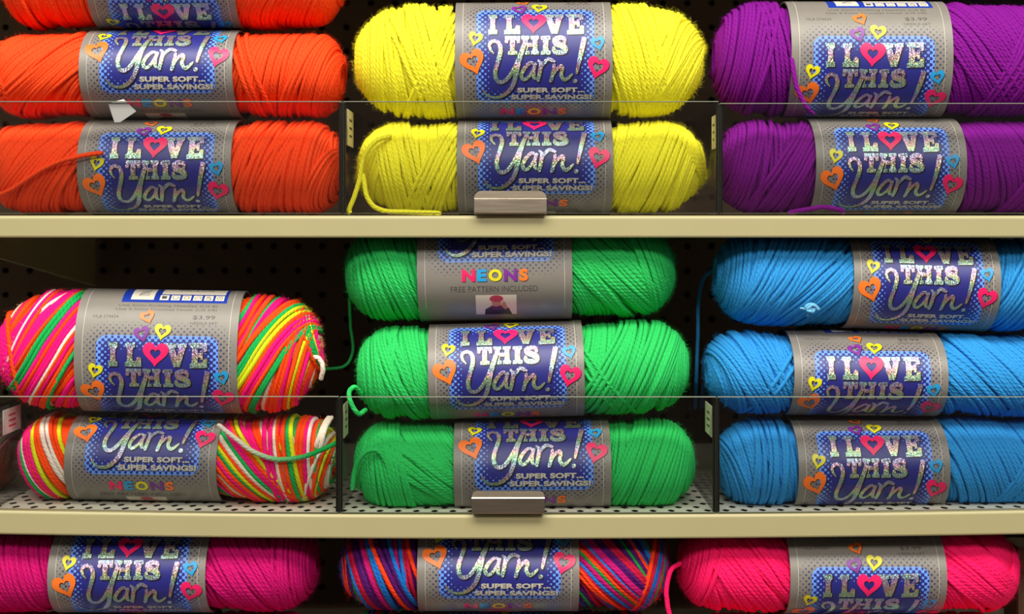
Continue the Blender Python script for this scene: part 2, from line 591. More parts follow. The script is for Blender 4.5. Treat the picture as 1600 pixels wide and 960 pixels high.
# care panel
rect(-60, 101, -204, -150, 'blue_ink', 1)
rect(-47, -12, -198, -156, 'white_ink', 2)
rect(-36, -20, -190, -166, 'silver', 3)
stroke([(-36, -167, 1.3), (-28, -178, 1.3), (-20, -189, 1.3)], 'grey_ink', 4, 0, 0, 2)
rect(-2, 96, -198, -172, 'white_ink', 2)
text('WASH & CARE', 20, 76, -192, -186, 'grey_ink', 3, 0.0)
for k in range(6):
    a = -3 + k * 17.0
    rect(a, a + 13.6, -169, -155.5, 'white_ink', 2)
    c = a + 6.8
    if k == 0:
        rect(c - 4, c + 3.5, -166, -159, 'grey_ink', 3)
    elif k == 1:
        stroke([(c - 4, -165, .9), (c - 3, -159, .9), (c + 3, -159, .9), (c + 4, -165, .9)], 'grey_ink', 3, 0, 0, 2)
    elif k in (2, 5):
        o = ell(c, -162, 4.4, 4.4) + ell(c, -162, 3.5, 3.5)
        art_add(o, [(i, (i + 1) % 16, 16 + (i + 1) % 16, 16 + i) for i in range(16)], 'grey_ink', 3)
        if k == 5:
            art_poly(ell(c, -162, 1, 1, 8), 'grey_ink', 3)
    elif k == 3:
        stroke([(c - 4, -159, .9), (c - 4, -162, .9), (c + 4, -165, .9), (c + 4, -159, .9), (c - 4, -159, .9)], 'grey_ink', 3, 0, 0, 2)
    else:
        stroke([(c, -166.5, .9), (c - 4, -158.5, .9), (c + 4, -158.5, .9), (c, -166.5, .9)], 'grey_ink', 3, 0, 0, 2)
        stroke([(c - 4, -166, .9), (c + 4, -158, .9)], 'grey_ink', 3, 0, 0, 2)
for v in range(VMIN + VSTEP, VMAX, VSTEP):
    geom = [f for f in ART.faces if any(x.co.z > 0.5 for x in f.verts)] if v == VMIN + VSTEP else None
# cut everything but the paper on the paper's own rows so it can follow the curve
up_faces = [f for f in ART.faces if f.verts[0].co.z > 0.5]
for v in range(-220, 172, VSTEP):
    fs = [f for f in ART.faces if f.verts[0].co.z > 0.5 and min(x.co.y for x in f.verts) < v - 1e-4 and max(x.co.y for x in f.verts) > v + 1e-4]
    if not fs:
        continue
    es = {e for f in fs for e in f.edges}
    vv = {x for f in fs for x in f.verts}
    bmesh.ops.bisect_plane(ART, geom=list(vv) + list(es) + fs, dist=1e-5, plane_co=(0, v, 0), plane_no=(0, 1, 0))
ART.verts.index_update()
A_UV = np.array([(x.co.x, x.co.y) for x in ART.verts])
A_LY = np.array([x.co.z for x in ART.verts])
A_F, A_M = [], []
for f in ART.faces:
    ii = [x.index for x in f.verts]
    # outward facing: u to the right, v down, seen from the front
    p = A_UV[ii]
    area = 0.5 * np.sum(p[:, 0] * np.roll(p[:, 1], -1) - np.roll(p[:, 0], -1) * p[:, 1])
    A_F.append(ii if area < 0 else ii[::-1])
    A_M.append(f.material_index)
ART.free()
A_TOT = np.array([len(f) for f in A_F])
A_LOOP = np.array([i for f in A_F for i in f])
A_START = np.concatenate([[0], np.cumsum(A_TOT)[:-1]])

def sag_fn(amount):
    return lambda x: -amount * np.maximum(0.0, 1 - (x / 0.42) ** 2)


Z_TOP, Z_TOPB = zat(337, 0), zat(371.5, 0)
Z_LOW, Z_LOWB = zat(797, 0), zat(835, 0)

# ------------------------------------------------------------------ skein
K = 1 / 1967.0           # metres per band unit
PERIM = 565.0 * K
NSE = 2.12


def section(t, n=NSE):
    """superellipse section; t = 0 faces the front, growing downwards"""
    c, s = np.cos(t), np.sin(t)
    e = 2.0 / n
    return np.sign(c) * np.abs(c) ** e, np.sign(s) * np.abs(s) ** e


TT = np.linspace(-PI, PI, 2881)


def arc_table(a, b):
    c, s = section(TT)
    P = np.stack([-a * c, -b * s], 1)
    d = np.concatenate([[0], np.cumsum(np.linalg.norm(np.diff(P, axis=0), axis=1))])
    return d - np.interp(0.0, TT, d), P


def solve_a(b):
    lo, hi = 0.02, 0.09
    for _ in range(40):
        a = (lo + hi) / 2
        d, _p = arc_table(a, b)
        if d[-1] - d[0] < PERIM:
            lo = a
        else:
            hi = a
    return (lo + hi) / 2


def sec_normal(t, a, b):
    c, s = np.cos(t), np.sin(t)
    e = 2.0 - 2.0 / NSE
    ny = -np.sign(c) * np.abs(c) ** e / a
    nz = -np.sign(s) * np.abs(s) ** e / b
    l = np.sqrt(ny * ny + nz * nz) + 1e-12
    return ny / l, nz / l


def smooth01(x):
    x = np.clip(x, 0, 1)
    return x * x * (3 - 2 * x)


def profile(L, end, sq=2.1):
    """outline of one half of a skein beyond the band: arc length, x, radius factor and normal"""
    x = np.concatenate([np.linspace(-0.022, L - end, 120)[:-1], L - end + end * np.sin(np.linspace(0, PI / 2, 90))])
    rho = 1 - 0.05 * (1 - smooth01((x + 0.003) / 0.014))
    q = np.clip((x - (L - end)) / end, 0, 1)
    rho = rho * (1 - q ** sq) ** (1 / 2.1)
    keep = rho > 0.10
    return x[keep], rho[keep]


def tubes(C, Nn, r, sides=6, closed=True):
    """C (n, m, 3) centre lines, Nn outward normals, r radius (n, m)"""
    n, m, _ = C.shape
    if closed:
        T = np.roll(C, -1, 1) - np.roll(C, 1, 1)
    else:
        T = np.gradient(C, axis=1)
    T /= np.linalg.norm(T, axis=2, keepdims=True) + 1e-12
    B = np.cross(T, Nn)
    B /= np.linalg.norm(B, axis=2, keepdims=True) + 1e-12
    N2 = np.cross(B, T)
    ang = np.arange(sides) * 2 * PI / sides
    V = C[:, :, None, :] + r[:, :, None, None] * (np.cos(ang)[None, None, :, None] * N2[:, :, None, :] + np.sin(ang)[None, None, :, None] * B[:, :, None, :])
    seg = np.linalg.norm(np.diff(C, axis=1), axis=2)
    ln = np.concatenate([np.zeros((n, 1)), np.cumsum(seg, 1)], 1)
    if closed:
        last = np.linalg.norm(C[:, 0] - C[:, -1], axis=1, keepdims=True)
        ln = np.concatenate([ln, ln[:, -1:] + last], 1)
    mm = m if closed else m - 1
    i, j, k = np.meshgrid(np.arange(n), np.arange(mm), np.arange(sides), indexing='ij')
    j2, k2 = (j + 1) % m, (k + 1) % sides
    idx = lambda jj, kk: (i * m + jj) * sides + kk
    F = np.stack([idx(j, k), idx(j, k2), idx(j2, k2), idx(j2, k)], -1).reshape(-1, 4)
    u0, u1 = k / sides, (k + 1) / sides
    l0, l1 = ln[i, j], ln[i, j + 1]
    UV = np.stack([np.stack([u0, l0], -1), np.stack([u1, l0], -1), np.stack([u1, l1], -1), np.stack([u0, l1], -1)], -2).reshape(-1, 2)
    return V.reshape(-1, 3), F, UV


def wob(n, m, amp, freq=3):
    """smooth periodic noise per strand"""
    t = np.linspace(0, 2 * PI, m, endpoint=False)
    out = np.zeros((n, m))
    for k in range(1, freq + 1):
        out += rng.normal(0, amp / k, (n, 1)) * np.sin(k * t + rng.uniform(0, 2 * PI, (n, 1)))
    return out


RS = 0.00195              # strand radius
DS = 0.0031              # strand spacing
MSEG = 72


def wind_half(L, end, a, b, groups, palette, sq=2.1):
    """all strands of one half: list of (centres, normals, radii, colours); x grows away from the band"""
    px, pr = profile(L, end, sq)
    ds = np.concatenate([[0], np.cumsum(np.hypot(np.diff(px), np.diff(pr) * (a + b) / 2))])
    s_of0 = np.interp(0.0, px[:120], ds[:120])
    S = ds - s_of0
    dx, dr = np.gradient(px, ds), np.gradient(pr, ds) * (a + b) / 2
    nn = np.hypot(dx, dr)
    nx_, nr_ = -dr / nn, dx / nn
    Smin, Smax = S[0] + 0.004, S[-1] - 0.001
    R = (a + b) / 2
    t = np.linspace(0, 2 * PI, MSEG, endpoint=False)
    out = []

    def place(s, h):
        s = np.where(s > Smax - 0.022, Smax - 0.022 * np.exp(-(s - Smax + 0.022) / 0.022), s)
        s = np.where(s < Smin + 0.004, Smin + 0.004 * np.exp(-(Smin + 0.004 - s) / 0.004), s)
        x, rho = np.interp(s, S, px), np.interp(s, S, pr)
        nx, nr = np.interp(s, S, nx_), np.interp(s, S, nr_)
        c, sn = section(t)
        ny, nz = sec_normal(t, a, b)
        C = np.stack([x + h * nx, rho * (-a * c) + h * nr * ny, rho * (-b * sn) + h * nr * nz], -1)
        N = np.stack([nx, nr * ny, nr * nz], -1)
        N /= np.linalg.norm(N, axis=-1, keepdims=True) + 1e-9
        return C, N

    for gi, (lean, phi, f0, f1, lift) in enumerate(groups):
        A = R * math.tan(math.radians(lean))
        phi = math.radians(phi)
        s0, s1 = f0 * S[-1], f1 * S[-1]
        if gi == 0:
            s0, s1 = min(Smin, Smin - abs(A)), Smax + abs(A)
        n = max(2, int((s1 - s0) / DS))
        base = np.linspace(s0, s1, n) + rng.normal(0, 0.0005, n)
        # bundles of neighbouring strands share a little of their lean and height
        bid = np.cumsum(rng.random(n) < 0.24)
        nb = bid[-1] + 1
        dA = rng.normal(0, 0.07, nb)[bid] * R
        dP = rng.normal(0, 0.10, nb)[bid]
        dH = rng.uniform(-0.00075, 0.00035, nb)[bid]
        dO = rng.normal(0, 0.0010, nb)[bid]
        Av = A + dA
        s = base[:, None] + dO[:, None] + Av[:, None] * (np.sin(t[None] + phi + dP[:, None]) - np.sin(phi + dP[:, None])) + wob(n, MSEG, 0.0005)
        h = -2.55 * RS + lift * RS + dH[:, None] + wob(n, MSEG, 0.00028)
        h = np.minimum(h, -RS * 1.02)
        ok = np.mean(s > Smax, axis=1) < 0.72
        s, h, n = s[ok], h[ok], int(ok.sum())
        C, N = place(s, h)
        col = np.array([palette[0]] * n)
        if len(palette) > 1:
            k = 0
            ci = rng.integers(len(palette))
            while k < n:
                run = rng.choice([1, 1, 1, 2, 2])
                col[k:k + run] = palette[ci]
                ci = (ci + 1 + (rng.random() < 0.35)) % len(palette)
                k += run
        r = np.full((n, MSEG), RS) * rng.uniform(0.93, 1.05, (n, 1)) + wob(n, MSEG, 0.00006)
        out.append((C, N, r, col))
    # closed core under the strands
    h = -3.6 * RS
    sc_ = np.linspace(S[0], Smax, 40)
    x, rho = np.interp(sc_, S, px), np.interp(sc_, S, pr)
    tt = np.linspace(0, 2 * PI, 48, endpoint=False)
    c, sn = section(tt)
    k = np.maximum(rho - 3.2 * RS / R, 0.02)
    xx = np.minimum(x, L - 3.2 * RS)
    core = np.stack([np.repeat(xx[:, None], 48, 1), -a * k[:, None] * c[None], -b * k[:, None] * sn[None]], -1)
    return out, core


def skein(spec):
    top, bot = spec['top'], spec['bot']            # (left, right) heights in the picture at the ends
    x0, x1 = spec['x']
    l0, l1 = spec['band']
    dep = 0.062
    for _ in range(3):
        zc_t = [zat(v, dep) for v in top]
        zc_b = [zat(v, dep) for v in bot]
        X0, X1 = xat(x0, dep), xat(x1, dep)
        b = ((zc_t[0] - zc_b[0]) + (zc_t[1] - zc_b[1])) / 4
        bl = b * 0.982
        al = solve_a(bl)
        ay = al + b * 0.03
        dep = spec.get('front', 0.010) + ay
    xl0, xl1 = xat(l0, dep - al * 0.93), xat(l1, dep - al * 0.93)
    xm = (X0 + X1) / 2
    tilt = math.atan2((zc_t[1] + zc_b[1] - zc_t[0] - zc_b[0]) / 2, X1 - X0)
    zm = (sum(zc_t) + sum(zc_b)) / 4
    base = np.array([xm, dep, min(zc_b) + 0.0])
    root = empty('yarn_skein', base, spec['label'], 'yarn', spec.get('group'))
    pal = [lin(c)[:3] for c in spec['dye']]
    ct, st = math.cos(tilt), math.sin(tilt)

    def world(P):
        """skein axes to the root's own space: tilt, then squash on the neighbours above and below"""
        Q = np.array(P, dtype=float)
        x, z = Q[:, 0].copy(), Q[:, 2].copy()
        Q[:, 0] = x * ct - z * st
        Q[:, 2] = x * st + z * ct + zm
        X = Q[:, 0] + xm
        f = (X - X0) / (X1 - X0)
        zt = zc_t[0] + f * (zc_t[1] - zc_t[0]) - 0.0005
        zb = zc_b[0] + f * (zc_b[1] - zc_b[0]) + 0.0005
        if min(bot) > 770 and max(bot) < 800:
            zb = np.maximum(zb, Z_LOW + sag_fn(0.004)(X) + 0.0011)
        Q[:, 2] = np.clip(Q[:, 2], zb, zt) - base[2]
        return Q

    Vs, Fs, UVs, Cs = [], [], [], []
    nv = 0
    ring0 = []
    fuzz_c, fuzz_n, fuzz_col = [], [], []
    for side, xe, xl in ((-1, X0, xl0), (1, X1, xl1)):
        L = abs(xe - xl)
        end = min(spec.get('end', 0.034), L * 0.85)
        gr = []
        for g in spec['left' if side < 0 else 'right']:
            lean, phi, f0, f1, lift = g
            # lean is given as seen in the picture: + leans like a backslash
            gr.append((lean * side, phi, f0, f1, lift))
        sp_ = [lin(c)[:3] for c in spec['dye_left']] if side < 0 and 'dye_left' in spec else pal
        strands, core = wind_half(L, end, ay, b, gr, sp_, spec.get('sq', 2.1))
        for C, N, r, col in strands:
            C, N = C.copy(), N.copy()
            C[..., 0] = (C[..., 0] * side) + (xl - xm)
            N[..., 0] *= side
            V, F, UV = tubes(C, N, r)
            Vs.append(V); Fs.append(F + nv); UVs.append(UV)
            Cs.append(np.repeat(col, MSEG * 6, axis=0))
            nv += len(V)
            fuzz_c.append((C + N * r[..., None]).reshape(-1, 3)); fuzz_n.append(N.reshape(-1, 3))
            fuzz_col.append(np.repeat(col, MSEG, axis=0))
        m, q = core.shape[:2]
        core[..., 0] = core[..., 0] * side + (xl - xm)
        i, j = np.meshgrid(np.arange(m - 1), np.arange(q), indexing='ij')
        F = np.stack([i * q + j, i * q + (j + 1) % q, (i + 1) * q + (j + 1) % q, (i + 1) * q + j], -1).reshape(-1, 4)
        ring0.append(nv)
        Vs.append(core.reshape(-1, 3)); Fs.append(F + nv)
        UVs.append(np.zeros((len(F) * 4, 2)))
        Cs.append(np.repeat(np.array(pal[:1]), m * q, 0))
        nv += m * q
    k48 = np.arange(48)
    Fs.append(np.stack([ring0[0] + k48, ring0[0] + (k48 + 1) % 48, ring0[1] + (k48 + 1) % 48, ring0[1] + k48], -1))
    UVs.append(np.zeros((192, 2)))
    # fuzz: fine fibres standing off the strands
    FC, FN, FK = np.vstack(fuzz_c), np.vstack(fuzz_n), np.vstack(fuzz_col)
    ok = np.where((FC[:, 1] < ay * 0.35) & ((FC[:, 0] < xl0 - xm) | (FC[:, 0] > xl1 - xm)))[0]
    nf = spec.get('fuzz', 8000)
    pick = rng.choice(ok, nf)
    d = FN[pick] * 0.6 + rng.normal(0, 0.55, (nf, 3))
    d /= np.linalg.norm(d, axis=1, keepdims=True)
    ln_ = rng.uniform(0.0015, 0.0042, (nf, 1))
    w = np.cross(d, rng.normal(0, 1, (nf, 3)))
    w *= 0.000048 / (np.linalg.norm(w, axis=1, keepdims=True) + 1e-9)
    c0 = FC[pick] - FN[pick] * 0.0004 + rng.normal(0, 0.0008, (nf, 3))
    mid = c0 + d * ln_ * 0.5
    tip = c0 + d * ln_ + rng.normal(0, 0.0006, (nf, 3))
    fv = np.stack([c0 - w, c0 + w, mid + w * .8, mid - w * .8, tip], 1).reshape(-1, 3)
    o5 = np.arange(nf)[:, None] * 5 + nv
    quad = np.hstack([o5, o5 + 1, o5 + 2, o5 + 3])
    tri = np.hstack([o5 + 3, o5 + 2, o5 + 4])
    Vs.append(fv); Cs.append(np.repeat(FK[pick], 5, 0))
    V = world(np.vstack(Vs))
    Fq = np.vstack(Fs + [quad])
    loops = np.concatenate([Fq.ravel(), tri.ravel()])
    tot = np.concatenate([np.full(len(Fq), 4), np.full(nf, 3)])
    starts = np.concatenate([[0], np.cumsum(tot)[:-1]])
    uv = np.vstack(UVs + [np.zeros((nf * 7, 2))])
    ob = mesh_np('wound_yarn', V, loops, starts, tot, [M['yarn']], None, True, root)
    me = ob.data
    if len(me.loops) == len(uv):
        l = me.uv_layers.new(name='ply')
        l.data.foreach_set('uv', uv.astype(np.float32).ravel())
    ca = me.color_attributes.new('dye', 'FLOAT_COLOR', 'POINT')
    cc = np.ones((len(V), 4), dtype=np.float32)
    cc[:, :3] = np.vstack(Cs)
    ca.data.foreach_set('color', cc.ravel())

    # paper band
    dtab, _ = arc_table(al, bl)
    roll = spec['roll'] + ((sum(top) + sum(bot)) / 4 - HOR) * ay / (DCAM + dep - ay)
    s = (A_UV[:, 1] - roll) * K
    per = dtab[-1] - dtab[0]
    s = (s + per / 2) % per - per / 2
    th = np.interp(s, dtab, TT)
    c, sn = section(th)
    ny, nz = sec_normal(th, al, bl)
    h = 0.0003 + A_LY * 0.00005
    kx = (xl1 - xl0) / (2 * LAB_W)
    P = np.stack([A_UV[:, 0] * kx + (xl0 + xl1) / 2 - xm, -al * c + h * ny, -bl * sn + h * nz], 1)
    # turned-in rims so the band has its own edge
    th2 = np.linspace(0, 2 * PI, 96, endpoint=False)
    c2, s2 = section(th2)
    n0 = len(P)
    ex, lp, ix = [], [], []
    for e, xe in ((0, xl0), (1, xl1)):
        for kk, q in ((0.0003, 1.0), (-0.0012, 1.0)):
            n2y, n2z = sec_normal(th2, al, bl)
            ex.append(np.stack([np.full(96, xe - xm), -al * c2 + kk * n2y, -bl * s2 + kk * n2z], 1))
        b0 = n0 + e * 192
        for j in range(96):
            lp += [b0 + j, b0 + (j + 1) % 96, b0 + 96 + (j + 1) % 96, b0 + 96 + j]
    Pa = world(np.vstack([P] + ex))
    loops = np.concatenate([A_LOOP, lp])
    tot = np.concatenate([A_TOT, np.full(192, 4)])
    starts = np.concatenate([[0], np.cumsum(tot)[:-1]])
    lab = mesh_np('paper_band', Pa, loops, starts, tot, [M[k] for k in ART_MATS], np.concatenate([A_M, np.zeros(192, int)]), True, root)
    uvp = np.vstack([A_UV, np.full((384, 2), 250.0)])
    li = np.empty(len(lab.data.loops), dtype=np.int32)
    lab.data.loops.foreach_get('vertex_index', li)
    l = lab.data.uv_layers.new(name='art')
    l.data.foreach_set('uv', uvp[li].astype(np.float32).ravel())
    root_info = dict(root=root, base=base, dep=dep, front=dep - ay, ay=ay, b=b)
    for tail in spec.get('tails', ()):
        yarn_tail(root, base, tail, pal)
    return root_info


def catmull(P, sub):
    P = np.array(P, float)
    Q = np.vstack([2 * P[0] - P[1], P, 2 * P[-1] - P[-2]])
    out = []
    for i in range(1, len(Q) - 2):
        p0, p1, p2, p3 = Q[i - 1:i + 3]
        for k in range(sub):
            t = k / sub
            out.append(0.5 * ((2 * p1) + (-p0 + p2) * t + (2 * p0 - 5 * p1 + 4 * p2 - p3) * t * t + (-p0 + 3 * p1 - 3 * p2 + p3) * t ** 3))
    out.append(P[-1])
    return np.array(out)


def yarn_tail(root, base, tail, pal):
    pts = [at(*p) for p in tail['pts']]
    C = catmull(pts, 10) + np.cumsum(rng.normal(0, 0.00008, (len(catmull(pts, 10)), 3)), 0)
    N = np.tile(np.array([0.0, -1.0, 0.05]), (len(C), 1))
    rad = tail.get('r', RS * 1.0)
    r = np.full((1, len(C)), rad)
    r[0, 0] *= 0.6
    r[0, -1] *= 0.5
    V, F, UV = tubes(C[None], N[None], r, 8, False)
    n = len(V)
    V = np.vstack([V, C[:1], C[-1:]])
    caps = [(n, k, (k + 1) % 8) for k in range(8)] + [(n + 1, n - 8 + (k + 1) % 8, n - 8 + k) for k in range(8)]
    loops = np.concatenate([F.ravel(), np.array(caps).ravel()])
    tot = np.concatenate([np.full(len(F), 4), np.full(16, 3)])
    starts = np.concatenate([[0], np.cumsum(tot)[:-1]])
    o = mesh_np('loose_end', V - base, loops, starts, tot, [M['yarn']], None, True, root)
    l = o.data.uv_layers.new(name='ply')
    l.data.foreach_set('uv', np.vstack([UV, np.zeros((48, 2))]).astype(np.float32).ravel())
    ca = o.data.color_attributes.new('dye', 'FLOAT_COLOR', 'POINT')
    cc = np.ones((len(V), 4), dtype=np.float32)
    cols = [lin(c)[:3] for c in tail['dye']] if 'dye' in tail else [pal[0]]
    f = np.clip(np.arange(len(V)) / n, 0, 1) * (len(cols) - 1)
    for ch in range(3):
        cc[:, ch] = np.interp(f, range(len(cols)), [q[ch] for q in cols])
    ca.data.foreach_set('color', cc.ravel())
    if tail.get('label'):
        o['label'] = tail['label']


# dyes
ORANGE = [(255, 76, 26)]
YELLOW = [(246, 240, 54)]
PURPLE = [(126, 6, 140)]
GREEN = [(44, 196, 98)]
BLUE = [(46, 148, 220)]
MAGENTA = [(200, 2, 110)]
HOTPINK = [(255, 20, 104)]
GREY = [(96, 88, 78)]
NEONMIX = [(255, 74, 14), (252, 16, 132), (240, 228, 214), (255, 80, 16), (20, 176, 84), (218, 226, 26), (252, 16, 132)]
DARKMIX = [(84, 12, 104), (255, 66, 18), (186, 14, 60), (20, 108, 196), (188, 10, 112), (74, 12, 104), (24, 148, 62)]

